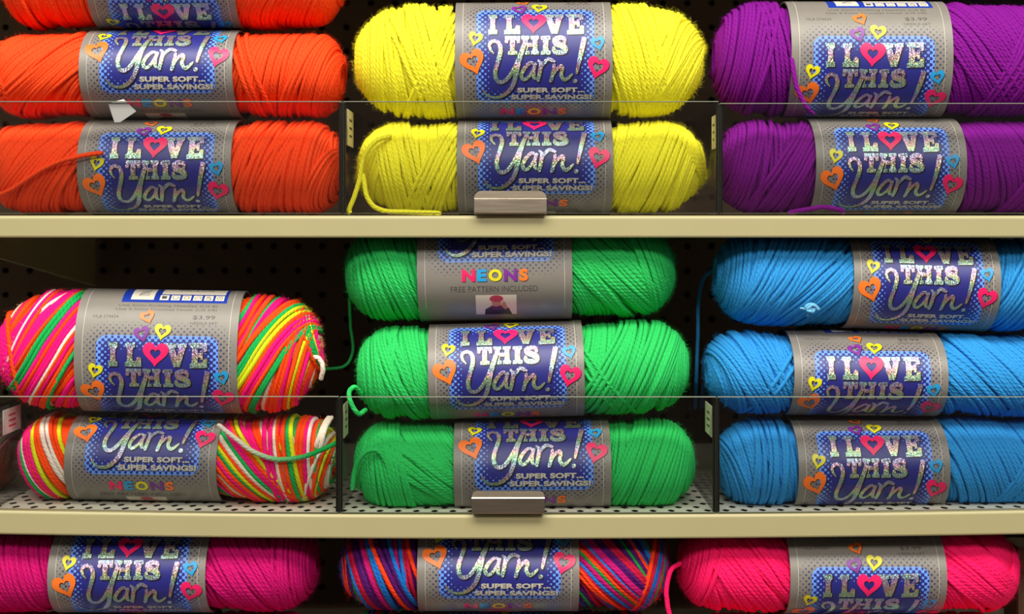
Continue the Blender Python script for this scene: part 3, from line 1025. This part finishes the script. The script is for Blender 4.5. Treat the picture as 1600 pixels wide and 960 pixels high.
SK = [
    # ---- top shelf: orange
    dict(label='neon orange yarn skein on top of the orange stack, cut off by the picture edge', group='orange skeins', dye=ORANGE,
         x=(8, 541), top=(-100, -100), bot=(49, 48), band=(134, 366), sq=2.8, roll=-113,
         left=[(8, 10, 0, 1, 0), (14, 0, .55, .9, 1.2)], right=[(-28, 0, 0, 1, 0), (-40, 10, 0, .5, 1.2), (10, 0, .75, .95, 1.3)]),
    dict(label='neon orange yarn skein in the middle of the orange stack, torn sticker before it', group='orange skeins', dye=ORANGE,
         x=(-8, 543), top=(49, 48), bot=(188, 187), band=(125, 364), sq=2.8, roll=40,
         left=[(-36, 0, 0, 1, 0), (14, 20, .62, .98, 1.3), (-44, 0, 0, .4, 1.2)], right=[(-12, 0, 0, 1, 0), (-20, 0, .45, .85, 1.2), (12, 0, .05, .15, 1.3)]),
    dict(label='neon orange yarn skein at the bottom of the orange stack, loose strand across its band', group='orange skeins', dye=ORANGE,
         x=(-10, 540), top=(188, 187), bot=(337, 337), band=(122, 362), sq=2.8, roll=-29,
         left=[(-26, 0, 0, 1, 0), (-38, 0, 0, .45, 1.2), (-6, 0, .7, 1, 1.2)], right=[(-14, 0, 0, 1, 0), (-20, 0, 0, .55, 1.1), (-32, 20, .6, .86, 1.35), (8, 0, .8, 1, 1.3)],
         tails=[dict(pts=[(-14, 309, .022), (20, 296, .012), (55, 272, .008), (90, 254, .0065), (128, 243, .0065), (162, 238, .0075)])]),
    # ---- top shelf: yellow
    dict(label='upper of the two neon yellow yarn skeins, its whole band face showing', group='yellow skeins', dye=YELLOW, fuzz=14000,
         x=(551, 1103), top=(5, 3), bot=(189, 186), band=(711, 957), roll=0, end=0.052,
         left=[(12, 0, 0, 1, 0), (-22, 0, 0, .22, 1.2), (6, 0, .5, .95, 1.2), (22, 10, .1, .4, 1.3)], right=[(14, 0, 0, 1, 0), (-26, 10, .35, 1, 1.2), (17, 0, 0, .38, 1.35), (-34, 0, .6, .85, 1.4)]),
    dict(label='lower of the two neon yellow yarn skeins, behind the metal clip with a loose loop', group='yellow skeins', dye=YELLOW, fuzz=11000,
         x=(556, 1104), top=(189, 186), bot=(337, 337), band=(714, 958), roll=25, end=0.044,
         left=[(4, 0, 0, 1, 0), (-20, 20, .6, .95, 1.3), (-24, 0, 0, .25, 1.2), (14, 0, .3, .6, 1.2)], right=[(-12, 0, 0, 1, 0), (-20, 0, .05, .7, 1.2), (24, 0, .7, .95, 1.2)],
         tails=[dict(pts=[(612, 212, .02), (585, 222, .012), (566, 250, .012), (560, 282, .012), (552, 308, .012), (544, 328, .012), (546, 334, .012)]),
                dict(pts=[(566, 270, .014), (576, 312, .012), (596, 329, .011), (640, 332, .0115), (690, 334, .014)])]),
    # ---- top shelf: purple
    dict(label='upper of the two deep purple yarn skeins, printed price showing on its band', group='purple skeins', dye=PURPLE,
         x=(1106, 1650), top=(2, 3), bot=(185, 185), band=(1236, 1488), roll=-54, end=0.04,
         left=[(-8, 0, 0, 1, 0), (-13, 0, .2, .7, 1.2), (10, 10, 0, .2, 1.3)], right=[(24, 0, 0, 1, 0), (-28, 0, .4, .8, 1.3), (34, 0, 0, .4, 1.2)],
         tails=[dict(pts=[(1240, 60, .02), (1238, 100, .011), (1246, 140, .010), (1262, 168, .013), (1272, 178, .02)])]),
    dict(label='lower of the two deep purple yarn skeins, wholly behind the clear front panel', group='purple skeins', dye=PURPLE,
         x=(1113, 1650), top=(185, 185), bot=(337, 337), band=(1274, 1509), roll=-19, end=0.036,
         left=[(-6, 0, 0, 1, 0), (-26, 0, .02, .3, 1.2), (-10, 0, .4, .9, 1.2)], right=[(12, 0, 0, 1, 0), (-24, 0, .5, .9, 1.2)],
         tails=[dict(pts=[(1232, 333, .02), (1262, 328, .012), (1285, 324, .0105), (1310, 328, .0115), (1318, 334, .018)])]),
    # ---- lower shelf: neon mix
    dict(label='upper of the two neon multicolour yarn skeins, care symbols showing on its band', group='neon multicolour skeins', dye=NEONMIX,
         x=(-3, 509), top=(447, 456), bot=(641, 649), band=(117, 371), roll=-69, end=0.05, front=0.007,
         dye_left=[(255, 74, 14), (252, 16, 132), (255, 80, 16), (252, 16, 132), (240, 228, 214), (252, 16, 132), (255, 74, 14), (252, 16, 132), (20, 176, 84), (255, 80, 16)],
         left=[(-38, 0, 0, 1, 0), (-38, 0, 0, .62, 1.1), (12, 20, .58, .82, 1.35)], right=[(-26, 0, 0, 1, 0), (-36, 0, 0, .45, 1.2), (-16, 0, .45, .72, 1.3), (24, 0, .75, .98, 1.3)],
         tails=[dict(pts=[(486, 556, .03), (499, 563, .03), (505, 578, .03), (501, 594, .035)], dye=[(240, 228, 214)], label='white loose end')]),
    dict(label='lower of the two neon multicolour yarn skeins, pale loose strand across its end', group='neon multicolour skeins', dye=NEONMIX,
         x=(33, 533), top=(641, 649), bot=(779, 784), band=(102, 339), roll=39, end=0.034, front=0.014,
         left=[(14, 0, 0, 1, 0), (20, 0, .05, .6, 1.2)], right=[(26, 0, 0, 1, 0), (32, 0, 0, .36, 1.2), (3, 0, .34, .7, 1.35), (-16, 10, .68, .9, 1.4), (20, 0, .85, 1, 1.3)],
         tails=[dict(pts=[(340, 664, .02), (366, 683, .012), (395, 705, .011), (430, 717, .011), (468, 715, .011), (500, 703, .011), (530, 688, .013)],
                     dye=[(240, 228, 214), (236, 226, 210), (120, 205, 140), (20, 176, 84), (20, 176, 84)], label='pale strand turning green')]
             + [dict(pts=[(514 + 5 * k, 652, .062), (506 + 5 * k, 664, .045), (498 + 6 * k, 684, .031), (492 + 7 * k, 706, .030), (490 + 7 * k, 724, .036)], dye=[(240, 228, 214)], label='white loose end') for k in range(2)]),
    # ---- lower shelf: green
    dict(label='green yarn skein on top of the green stack, small printed portrait on its band', group='green skeins', dye=GREEN,
         x=(537, 1056), top=(349, 344), bot=(507, 496), band=(652, 894), roll=84, end=0.036, front=0.016,
         left=[(12, 0, 0, 1, 0), (20, 0, .1, .5, 1.2), (4, 0, .5, .95, 1.2)], right=[(30, 0, 0, 1, 0), (38, 0, 0, .5, 1.2), (22, 10, .5, .9, 1.3), (-12, 0, .75, 1, 1.2)],
         tails=[dict(pts=[(546, 466, .085), (549, 515, .105), (552, 552, .115), (538, 574, .12), (505, 579, .13)], r=0.0013)]),
    dict(label='green yarn skein in the middle of the green stack, tilted with an end loop', group='green skeins', dye=GREEN,
         x=(553, 1078), top=(509, 494), bot=(658, 646), band=(669, 913), roll=-3, end=0.038, front=0.008,
         left=[(8, 0, 0, 1, 0), (18, 0, 0, .4, 1.2), (3, 0, .35, .8, 1.2)], right=[(-16, 0, 0, 1, 0), (-22, 0, .1, .7, 1.2), (-8, 0, .7, .95, 1.2), (30, -10, 0, .12, 1.3)],
         tails=[dict(pts=[(566, 618, .03), (554, 605, .02), (545, 612, .018), (549, 632, .016), (560, 647, .018), (572, 640, .03)])]),
    dict(label='green yarn skein at the bottom of the green stack, behind the metal clip', group='green skeins', dye=GREEN,
         x=(552, 1087), top=(658, 646), bot=(796, 797), band=(709, 955), roll=25, end=0.036,
         left=[(36, 0, 0, 1, 0), (48, 0, 0, .4, 1.15), (8, 10, .35, .75, 1.3), (-10, 10, .75, 1, 1.35)], right=[(-12, 0, 0, 1, 0), (-18, 0, .05, .7, 1.2), (6, 0, .7, .95, 1.2)],
         tails=[dict(pts=[(550, 766, .022), (556, 730, .018), (570, 710, .014), (590, 706, .0125), (603, 724, .012), (610, 752, .012)])]),
    # ---- lower shelf: blue
    dict(label='bright blue yarn skein on top of the blue stack, tilted with a frayed knot', group='blue skeins', dye=BLUE,
         x=(1112, 1640), top=(357, 369), bot=(508, 522), band=(1333, 1562), roll=-15, end=0.038, front=0.012,
         left=[(-18, 0, 0, 1, 0), (-40, 0, 0, .3, 1.3), (-26, 0, .3, .6, 1.25), (-10, 10, .6, .95, 1.2)], right=[(-14, 0, 0, 1, 0), (-22, 0, .1, .6, 1.2)],
         tails=[dict(pts=[(1116, 420, .13), (1098, 436, .13), (1091, 470, .125), (1090, 530, .125), (1088, 600, .13), (1086, 640, .14)], r=0.0016),
                dict(pts=[(1262, 494, .016), (1264, 487, .011), (1258, 480, .010), (1265, 476, .010), (1272, 481, .010), (1266, 488, .009), (1259, 485, .0095), (1268, 479, .009), (1277, 486, .010)], r=0.0014,
                     dye=[(90, 172, 226), (120, 192, 234)], label='frayed pale knot'),
                dict(pts=[(1250, 482, .012), (1262, 484, .0095), (1276, 481, .011)], r=0.0009, dye=[(120, 192, 234), (140, 200, 238)], label='frayed pale knot')]),
    dict(label='blue yarn skein in the middle of the blue stack, crossed by the panel edge', group='blue skeins', dye=BLUE,
         x=(1095, 1650), top=(508, 522), bot=(650, 649), band=(1240, 1480), roll=-56, end=0.036,
         left=[(14, 0, 0, 1, 0), (22, 0, .1, .6, 1.2), (-30, 0, .05, .14, 1.4)], right=[(30, 0, 0, 1, 0), (38, 0, 0, .5, 1.2), (-24, 0, .55, .95, 1.3)]),
    dict(label='bright blue yarn skein at the bottom of the blue stack, wholly behind the clear panel', group='blue skeins', dye=BLUE,
         x=(1112, 1650), top=(650, 649), bot=(794, 790), band=(1247, 1483), roll=-37, end=0.034,
         left=[(10, 0, 0, 1, 0), (20, 0, .55, .85, 1.25), (-6, 0, .1, .4, 1.2)], right=[(14, 0, 0, 1, 0), (20, 0, 0, .5, 1.2), (-26, 0, .45, .9, 1.3)]),
    # ---- under the lower shelf
    dict(label='magenta yarn skein beneath the lower shelf lip, full skein of the magenta pair', group='magenta skeins', dye=MAGENTA,
         x=(-52, 505), top=(812, 812), bot=(953, 953), band=(76, 322), roll=-35, end=0.04,
         left=[(8, 0, 0, 1, 0), (14, 0, .2, .8, 1.2)], right=[(20, 0, 0, 1, 0), (30, 0, 0, .5, 1.2), (4, 0, .5, .8, 1.3)]),
    dict(label='dark multicolour yarn skein beneath the lower shelf lip between magenta and hot pink', group='dark multicolour skeins', dye=DARKMIX,
         x=(527, 1046), top=(812, 812), bot=(951, 951), band=(652, 905), roll=10, end=0.036,
         left=[(12, 0, 0, 1, 0), (20, 0, .15, .6, 1.2)], right=[(30, 0, 0, 1, 0), (36, 0, 0, .5, 1.25), (-16, 0, .55, .95, 1.35)]),
    dict(label='hot pink yarn skein beneath the lower shelf lip, price showing on its band', group='hot pink skeins', dye=HOTPINK,
         x=(1056, 1586), top=(812, 812), bot=(956, 954), band=(1234, 1478), roll=-96, end=0.036,
         left=[(24, 0, 0, 1, 0), (34, 0, 0, .5, 1.2), (-10, 10, .55, .95, 1.35)], right=[(36, 0, 0, 1, 0), (44, 0, 0, .6, 1.2), (-18, 10, .62, .95, 1.35)],
         tails=[dict(pts=[(1064, 880, .03), (1050, 890, .022), (1043, 915, .02), (1043, 940, .02), (1048, 965, .02)])]),
]
for sp in SK:
    skein(sp)

# skeins that carry the bottom row, only their tops show at the picture's lower edge
LOWER = [
    dict(label='magenta yarn skein under the full magenta one, a sliver at the lower edge', group='magenta skeins', dye=MAGENTA,
         x=(-60, 512), top=(953, 953), bot=(1110, 1110), band=(70, 318), roll=0, left=[(10, 0, 0, 1, 0)], right=[(16, 0, 0, 1, 0)], fuzz=600),
    dict(label='dark multicolour yarn skein under the other, only its top edge visible', group='dark multicolour skeins', dye=DARKMIX,
         x=(522, 1050), top=(951, 951), bot=(1110, 1110), band=(660, 900), roll=0, left=[(10, 0, 0, 1, 0)], right=[(-16, 0, 0, 1, 0)], fuzz=600),
    dict(label='hot pink yarn skein under the full hot pink one, a sliver at the lower edge', group='hot pink skeins', dye=HOTPINK,
         x=(1058, 1590), top=(956, 954), bot=(1110, 1110), band=(1225, 1470), roll=0, left=[(10, 0, 0, 1, 0)], right=[(16, 0, 0, 1, 0)], fuzz=600),
    dict(label='grey yarn skein in the dark at the far left beyond the neon multicolour skeins', group='grey skeins', dye=GREY,
         x=(-330, 34), top=(640, 640), bot=(776, 776), band=(-250, -150), roll=0, left=[(10, 0, 0, 1, 0)], right=[(8, 0, 0, 1, 0), (-20, 0, .3, .8, 1.2)], front=0.03, fuzz=900),
]
for sp in LOWER:
    skein(sp)

# ------------------------------------------------------------------ shelves
XL, XR, DEEP = -0.80, 0.80, 0.40


def shelf(ztop, zbot, sag, label, bx=(-0.75, 0.75), group='cream shelves', seg=64):
    root = empty('shelf', (0, 0, ztop), label, 'shelf', group)
    f = sag_fn(sag)
    # front lip: a folded channel
    r = 0.0028
    prof = [(0.009, 0.0), (r, 0.0)]
    prof += [(r - r * math.sin(a), -r + r * math.cos(a)) for a in np.linspace(0.2, PI / 2, 6)]
    hz = zbot - ztop
    prof += [(0.0, hz + 0.0015), (0.0006, hz + 0.0003), (0.002, hz), (0.014, hz), (0.014, hz + 0.0012), (0.0025, hz + 0.0012), (0.0014, hz + 0.003), (0.0014, -r - 0.001), (0.004, -0.0014), (0.009, -0.0014)]
    n = len(prof)
    xs = np.linspace(XL, XR, seg + 1)
    V = [(x, y, z + f(x)) for x in xs for y, z in prof]
    F = [(i * n + j, i * n + (j + 1) % n, (i + 1) * n + (j + 1) % n, (i + 1) * n + j) for i in range(seg) for j in range(n)]
    F += [tuple(range(n))[::-1], tuple(seg * n + j for j in range(n))]
    mesh_faces('front_lip', V, F, [M['paint']], None, False, root)
    # perforated deck with real slots
    cw, cd = 0.0072, 0.0150
    nx, ny = int((XR - XL) / cw), int((DEEP - 0.010) / cd)
    cw = (XR - XL) / nx
    mb = MB()
    th = 0.0003
    V, F = [], []
    grid = {}

    def gv(x, y):
        k = (round(x, 5), round(y, 5))
        if k not in grid:
            grid[k] = len(V)
            V.append((x, y, f(x)))
        return grid[k]
    for j in range(ny):
        for i in range(nx):
            x0, x1 = XL + i * cw, XL + (i + 1) * cw
            y0, y1 = 0.009 + j * cd, 0.009 + (j + 1) * cd
            xm, ym = (x0 + x1) / 2, (y0 + y1) / 2
            ring = [gv(x0, y0), gv(xm, y0), gv(x1, y0), gv(x1, ym), gv(x1, y1), gv(xm, y1), gv(x0, y1), gv(x0, ym)]
            if (i + j) % 2 or j > 12 or abs(xm) > 0.52:
                F.append(ring)
            else:
                hx, hy = 0.0033, 0.0060
                hole = []
                for a in range(8):
                    an = math.radians(-135 + 45 * a)
                    dx, dy = math.cos(an), math.sin(an)
                    k = (abs(dx) ** 1.3 + abs(dy) ** 1.3) ** (-1 / 1.3)
                    hole.append(len(V))
                    V.append((xm + dx * k * hx, ym + dy * k * hy, f(xm)))
                low = []
                for a in hole:
                    low.append(len(V))
                    V.append((V[a][0], V[a][1], V[a][2] - th))
                for a in range(8):
                    b_ = (a + 1) % 8
                    F.append((ring[a], ring[b_], hole[b_], hole[a]))
                    F.append((hole[a], hole[b_], low[b_], low[a]))
    mesh_faces('perforated_deck', V, F, [M['deck']], None, False, root)
    # added dark sheet just under the slots, stands in for the shade below
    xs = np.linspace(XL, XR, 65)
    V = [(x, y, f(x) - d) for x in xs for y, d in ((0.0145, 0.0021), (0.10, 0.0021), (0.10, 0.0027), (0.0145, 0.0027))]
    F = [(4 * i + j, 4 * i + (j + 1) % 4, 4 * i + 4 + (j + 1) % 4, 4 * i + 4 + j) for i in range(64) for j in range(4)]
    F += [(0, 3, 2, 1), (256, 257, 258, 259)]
    mesh_faces('slot_shade_sheet', V, F, [M['dark']], None, False, root)['label'] = 'added dark sheet shading the slots'
    # brackets at both ends, deeper towards the back
    for x in bx:
        b_ = MB()
        b_.extrude([(0.03, hz + 0.001 - sag * .3), (0.03, hz - 0.010), (DEEP - 0.004, hz - 0.052), (DEEP - 0.004, hz + 0.001 - sag * .3)], 0, x - 0.0012, x + 0.0012)
        b_.build('bracket', [M['paint']], root)
    return root


shelf(Z_TOP, Z_TOPB, 0.0, 'cream metal shelf carrying the orange, yellow and purple yarn', (-0.434, 0.47))
shelf(Z_LOW, Z_LOWB, 0.0040, 'cream metal shelf carrying the multicolour, green and blue yarn')
zb3 = zat(1110, 0.06)
shelf(zb3, zb3 - 0.018, 0.0, 'cream metal shelf below the frame under the magenta and pink yarn')
zt0 = zat(-128, 0)
shelf(zt0 + 0.018, zt0, 0.0, 'cream metal shelf above the frame over the orange yarn')

# ------------------------------------------------------------------ clear bin fronts and dividers
def pane(x0, x1, z0, z1, label, group):
    m = MB()
    y0, y1 = 0.0012, 0.0042
    b = 0.0006
    prof = [(y0, z0 + b), (y0 + b, z0), (y1 - b, z0), (y1, z0 + b), (y1, z1 - b), (y1 - b, z1), (y0 + b, z1), (y0, z1 - b)]
    V = [(x0, y, z) for y, z in prof] + [(x1, y, z) for y, z in prof]
    F = [tuple(range(8))[::-1], tuple(range(8, 16))] + [(i, (i + 1) % 8, 8 + (i + 1) % 8, 8 + i) for i in range(8)]
    I = [1, 1] + [1 if i in (0, 1, 2, 4, 5, 6) else 0 for i in range(8)]
    root = empty('front_panel', (x0, y0, z0), label, 'panel', group)
    mesh_faces('acrylic_sheet', V, F, [M['clear'], M['edge']], I, False, root, (x0, y0, z0))
    return root


def divider(px, z0, z1, label, group, stickers, ink='grey_ink', card='card'):
    x = xat(px, 0.005)
    w = 0.0022
    root = empty('divider', (x, 0.0047, z0), label, 'divider', group)
    o = (x, 0.0047, z0)
    m = MB()
    m.bevbox((x - w, 0.0062, z0), (x + w, 0.235, z1), 0.0003)
    m.build('acrylic_sheet', [M['clear']], root, o)
    e = MB()
    e.bevbox((x - 0.0027, 0.0047, z0), (x + 0.0027, 0.0062, z1), 0.0004)
    e.build('front_edge', [M['black']], root, o)['label'] = 'dark reflection painted on the front edge'
    for side, d0, d1, za, zb in stickers:
        c = MB()
        xs = x + side * w
        lo, hi = sorted((xs + side * 0.0002, xs + side * 0.0006))
        c.box((lo, d0, za), (hi, d1, zb))
        for k in range(3):
            zz = za + (zb - za) * (0.25 + 0.22 * k)
            lo2, hi2 = sorted((xs + side * 0.0006, xs + side * 0.0007))
            c.box((lo2, d0 + (d1 - d0) * .3, zz), (hi2, d0 + (d1 - d0) * .7, zz + (zb - za) * .07), 1)
        c.build('price_sticker', [M[card], M[ink]], root, o)['label'] = 'cream sticker' if card == 'card' else 'white printed sticker'
    return root


gp = 'clear acrylic bin fronts'
gd = 'clear acrylic dividers'
zt_a, zt_b = zat(157.5, 0.0012), zat(334, 0.0012)
xd1, xd2 = xat(536, 0.005), xat(1123, 0.005)
orange_pane = pane(XL + .01, xd1 - 0.0006, zt_b, zat(158, .0012), 'clear acrylic bin front standing before the orange yarn', gp)
pane(xd1 + 0.0006, xd2 - 0.0006, zt_b, zat(158, .0012), 'clear acrylic bin front standing before the yellow yarn', gp)
pane(xd2 + 0.0006, XR - .01, zt_b, zat(161, .0012), 'clear acrylic bin front standing before the purple yarn', gp)
divider(535, zat(334.5, .005), zat(160, .005), 'clear divider with dark edge between orange and yellow yarn', gd,
        [(1, 0.018, 0.062, zat(228, .03), zat(172, .03))])
divider(1124, zat(334.5, .005), zat(162, .005), 'clear divider with dark edge between yellow and purple yarn', gd,
        [(-1, 0.008, 0.030, zat(232, .01), zat(180, .01))])
xd3, xd4 = xat(531, 0.005), xat(1119, 0.005)
fl = sag_fn(0.004)
zl = Z_LOW + 0.0005
pane(XL + .01, xd3 - 0.0006, zl + fl(xd3), zat(619.5, .0012), 'clear acrylic bin front standing before the neon multicolour yarn', gp)
pane(xd3 + 0.0006, xd4 - 0.0006, zl + fl(xd3) * 1.0, zat(620, .0012), 'clear acrylic bin front standing before the green yarn', gp)
pane(xd4 + 0.0006, XR - .01, zl + fl(xd4), zat(620, .0012), 'clear acrylic bin front standing before the blue yarn', gp)
divider(530, zl + fl(xd3), zat(622, .005), 'clear divider with dark edge between multicolour and green yarn', gd,
        [(1, 0.014, 0.045, zat(684, .02), zat(632, .02))])
divider(1119, zl + fl(xd4), zat(622, .005), 'clear divider with dark edge between green and blue yarn', gd,
        [(-1, 0.012, 0.052, zat(682, .02), zat(634, .02))])


divider(800 - 0.4075 * FPX / 1.205, zl + fl(-0.4075), zat(632, .02), 'clear divider at the far left before the grey yarn', gd,
        [(1, 0.022, 0.066, zat(676, .04), zat(638, .04))], 'rose_ink', 'whitecard')


# ------------------------------------------------------------------ metal clips on the front panels
def clip(px0, px1, pyt, pyfold, pyb, label):
    x0, x1 = xat(px0, -0.006), xat(px1, -0.006)
    zt, zf, zb = zat(pyt, 0.0), zat(pyfold, -0.006), zat(pyb, -0.006)
    xm = (x0 + x1) / 2
    root = empty('metal_clip', (xm, 0, zb), label, 'clip', 'metal panel clips')
    hw = (x1 - x0) / 2
    # plate outline in (x, s): s runs up the front face then over the leaning top
    def sheet(rows, name):
        V, F = [], []
        n = len(rows)
        for x_, y_, z_ in rows:
            pass
    rows = []      # (y, z, halfwidth)
    rows.append((-0.0052, zb, hw))
    rows.append((-0.0068, zb + 0.0004, hw))
    rows.append((-0.0070, zb + 0.0012, hw))
    rows.append((-0.0062, zf - 0.0006, hw))
    rows.append((-0.0058, zf, hw))
    r = min(hw * .2, zt - zf - .0002)
    for a in np.linspace(0, PI / 2, 9):
        s = (zt - zf - r) + r * math.sin(a)
        f = s / (zt - zf)
        rows.append((-0.0058 + f * 0.0052, zf + s, hw - r + r * math.cos(a)))
    th = 0.0007
    V = []
    for off in (0, th):
        for y, z, h in rows:
            V += [(xm - h, y + off, z), (xm + h, y + off, z)]
    n = len(rows)
    F = []
    for i in range(n - 1):
        F.append((2 * i, 2 * i + 1, 2 * i + 3, 2 * i + 2))
        F.append((2 * n + 2 * i, 2 * n + 2 * i + 2, 2 * n + 2 * i + 3, 2 * n + 2 * i + 1))
        F.append((2 * i, 2 * i + 2, 2 * n + 2 * i + 2, 2 * n + 2 * i))
        F.append((2 * i + 1, 2 * n + 2 * i + 1, 2 * n + 2 * i + 3, 2 * i + 3))
    F.append((0, 2 * n, 2 * n + 1, 1))
    F.append((2 * n - 2, 2 * n - 1, 4 * n - 1, 4 * n - 2))
    mesh_faces('face_plate', V, F, [M['steel']], None, False, root, (xm, 0, zb))
    t = MB()
    t.bevbox((xm - hw * .98, -0.0052, zb + 0.0001), (xm + hw * .98, 0.0008, zb + 0.0008), 0.0002)
    t.build('foot', [M['steel']], root, (xm, 0, zb))


clip(741, 854, 298.5, 310, 335, 'bent metal clip on the yellow bin front')
clip(737, 851, 767.5, 778, 804, 'bent metal clip on the green bin front')

# ------------------------------------------------------------------ small paper pieces
st = [at(169, 161.5, 0.0046), at(193, 155, 0.0046), at(213, 174, 0.0046), at(188, 191, 0.0046), at(179, 191.5, 0.0046)]
m = MB()
m.extrude([(p[0], p[2]) for p in st], 1, 0.0044, 0.0048)
m.build('torn_sticker', [M['whitecard']], orange_pane, orange_pane.location)['label'] = 'torn white sticker'

# ------------------------------------------------------------------ setting
def pegboard():
    cell, y = 0.0254, DEEP + 0.002
    x0, z0 = xat(275, y) - cell / 2 - cell * 18, zat(385, y) - cell / 2 - cell * 26
    V, F = [], []
    grid = {}

    def gv(x, z):
        k = (round(x, 5), round(z, 5))
        if k not in grid:
            grid[k] = len(V)
            V.append((x, y, z))
        return grid[k]
    for j in range(42):
        for i in range(44):
            a, c = x0 + i * cell, z0 + j * cell
            h = cell / 2
            ring = [gv(a, c), gv(a + h, c), gv(a + cell, c), gv(a + cell, c + h), gv(a + cell, c + cell), gv(a + h, c + cell), gv(a, c + cell), gv(a, c + h)]
            hole = []
            for k in range(8):
                an = math.radians(-135 + 45 * k)
                hole.append(len(V))
                V.append((a + h + 0.0036 * math.cos(an), y, c + h + 0.0036 * math.sin(an)))
            low = []
            for k in hole:
                low.append(len(V))
                V.append((V[k][0], y + 0.005, V[k][2]))
            for k in range(8):
                q = (k + 1) % 8
                F.append((ring[k], ring[q], hole[q], hole[k]))
                F.append((hole[k], hole[q], low[q], low[k]))
    o = mesh_faces('wall_back', V, F, [M['board']])
    o['kind'] = 'structure'
    b = MB()
    b.box((-2.0, y + 0.006, -1.40), (2.0, y + 0.03, 1.1))
    b.build('wall_backing', [M['dark']])['kind'] = 'structure'


pegboard()
f = MB()
f.box((-2.5, -3.5, -1.45), (2.5, 0.5, -1.40))
f.build('floor', [M['floor']])['kind'] = 'structure'
# end upright of the shelving, brown in the lower right corner
u = MB()
u.bevbox((0.428, 0.10, -1.40), (0.458, 0.14, Z_LOWB - 0.03), 0.004)
# (kept short: it ends under the lower shelf's bracket)
tag(u.build('upright_post', [M['post']]), 'brown upright post behind the hot pink yarn in the corner', 'post')

# ------------------------------------------------------------------ light
def area(name, loc, target, sx, sy, power, col):
    l = bpy.data.lights.new(name, 'AREA')
    l.shape = 'RECTANGLE'
    l.size, l.size_y = sx, sy
    l.energy = power
    l.color = col
    o = bpy.data.objects.new(name, l)
    COL.objects.link(o)
    o.location = loc
    o.rotation_euler = (Vector(target) - Vector(loc)).to_track_quat('-Z', 'Y').to_euler()
    return o


area('ceiling_strip', (-0.1, -1.25, 1.75), (0, 0.0, -0.1), 2.6, 0.7, 76, (1.0, 0.94, 0.82))
area('ceiling_strip', (0.2, -3.0, 1.7), (0, 0, -0.1), 2.6, 0.5, 58, (1.0, 0.95, 0.85))
w = bpy.data.worlds.new('store')
SC.world = w
w.use_nodes = True
wt = w.node_tree
bg = wt.nodes['Background']
tc = wt.nodes.new('ShaderNodeTexCoord')
sp = wt.nodes.new('ShaderNodeSeparateXYZ')
rp = wt.nodes.new('ShaderNodeValToRGB')
mr = wt.nodes.new('ShaderNodeMapRange')
mr.inputs[1].default_value = -1.0
wt.links.new(tc.outputs['Generated'], sp.inputs[0])
wt.links.new(sp.outputs[2], mr.inputs[0])
wt.links.new(mr.outputs[0], rp.inputs[0])
e = rp.color_ramp.elements
e[0].position, e[0].color = 0.40, (0.06, 0.05, 0.042, 1)
e[1].position, e[1].color = 0.85, (0.42, 0.39, 0.34, 1)
k = e.new(0.52)
k.color = (0.11, 0.094, 0.078, 1)
wt.links.new(rp.outputs[0], bg.inputs[0])
bg.inputs[1].default_value = 1.0

# ------------------------------------------------------------------ camera
cam = bpy.data.cameras.new('camera')
cam.sensor_width = 36
cam.lens = FPX / 1600 * 36
cam.shift_y = -(480 - HOR) / 1600
cam.clip_start = 0.01
cam.dof.use_dof = True
cam.dof.focus_distance = DCAM + 0.02
cam.dof.aperture_fstop = 7.0
co = bpy.data.objects.new('camera', cam)
COL.objects.link(co)
co.location = (0, -DCAM, ZCAM)
co.rotation_euler = (PI / 2, 0, 0)
SC.camera = co

SC.view_settings.view_transform = 'Standard'
SC.view_settings.look = 'None'
SC.view_settings.gamma = 1
SC.view_settings.use_curve_mapping = False
SC.view_settings.exposure = 0.0
SC.cycles.max_bounces = 10
SC.cycles.transparent_max_bounces = 24
SC.cycles.use_denoising = True
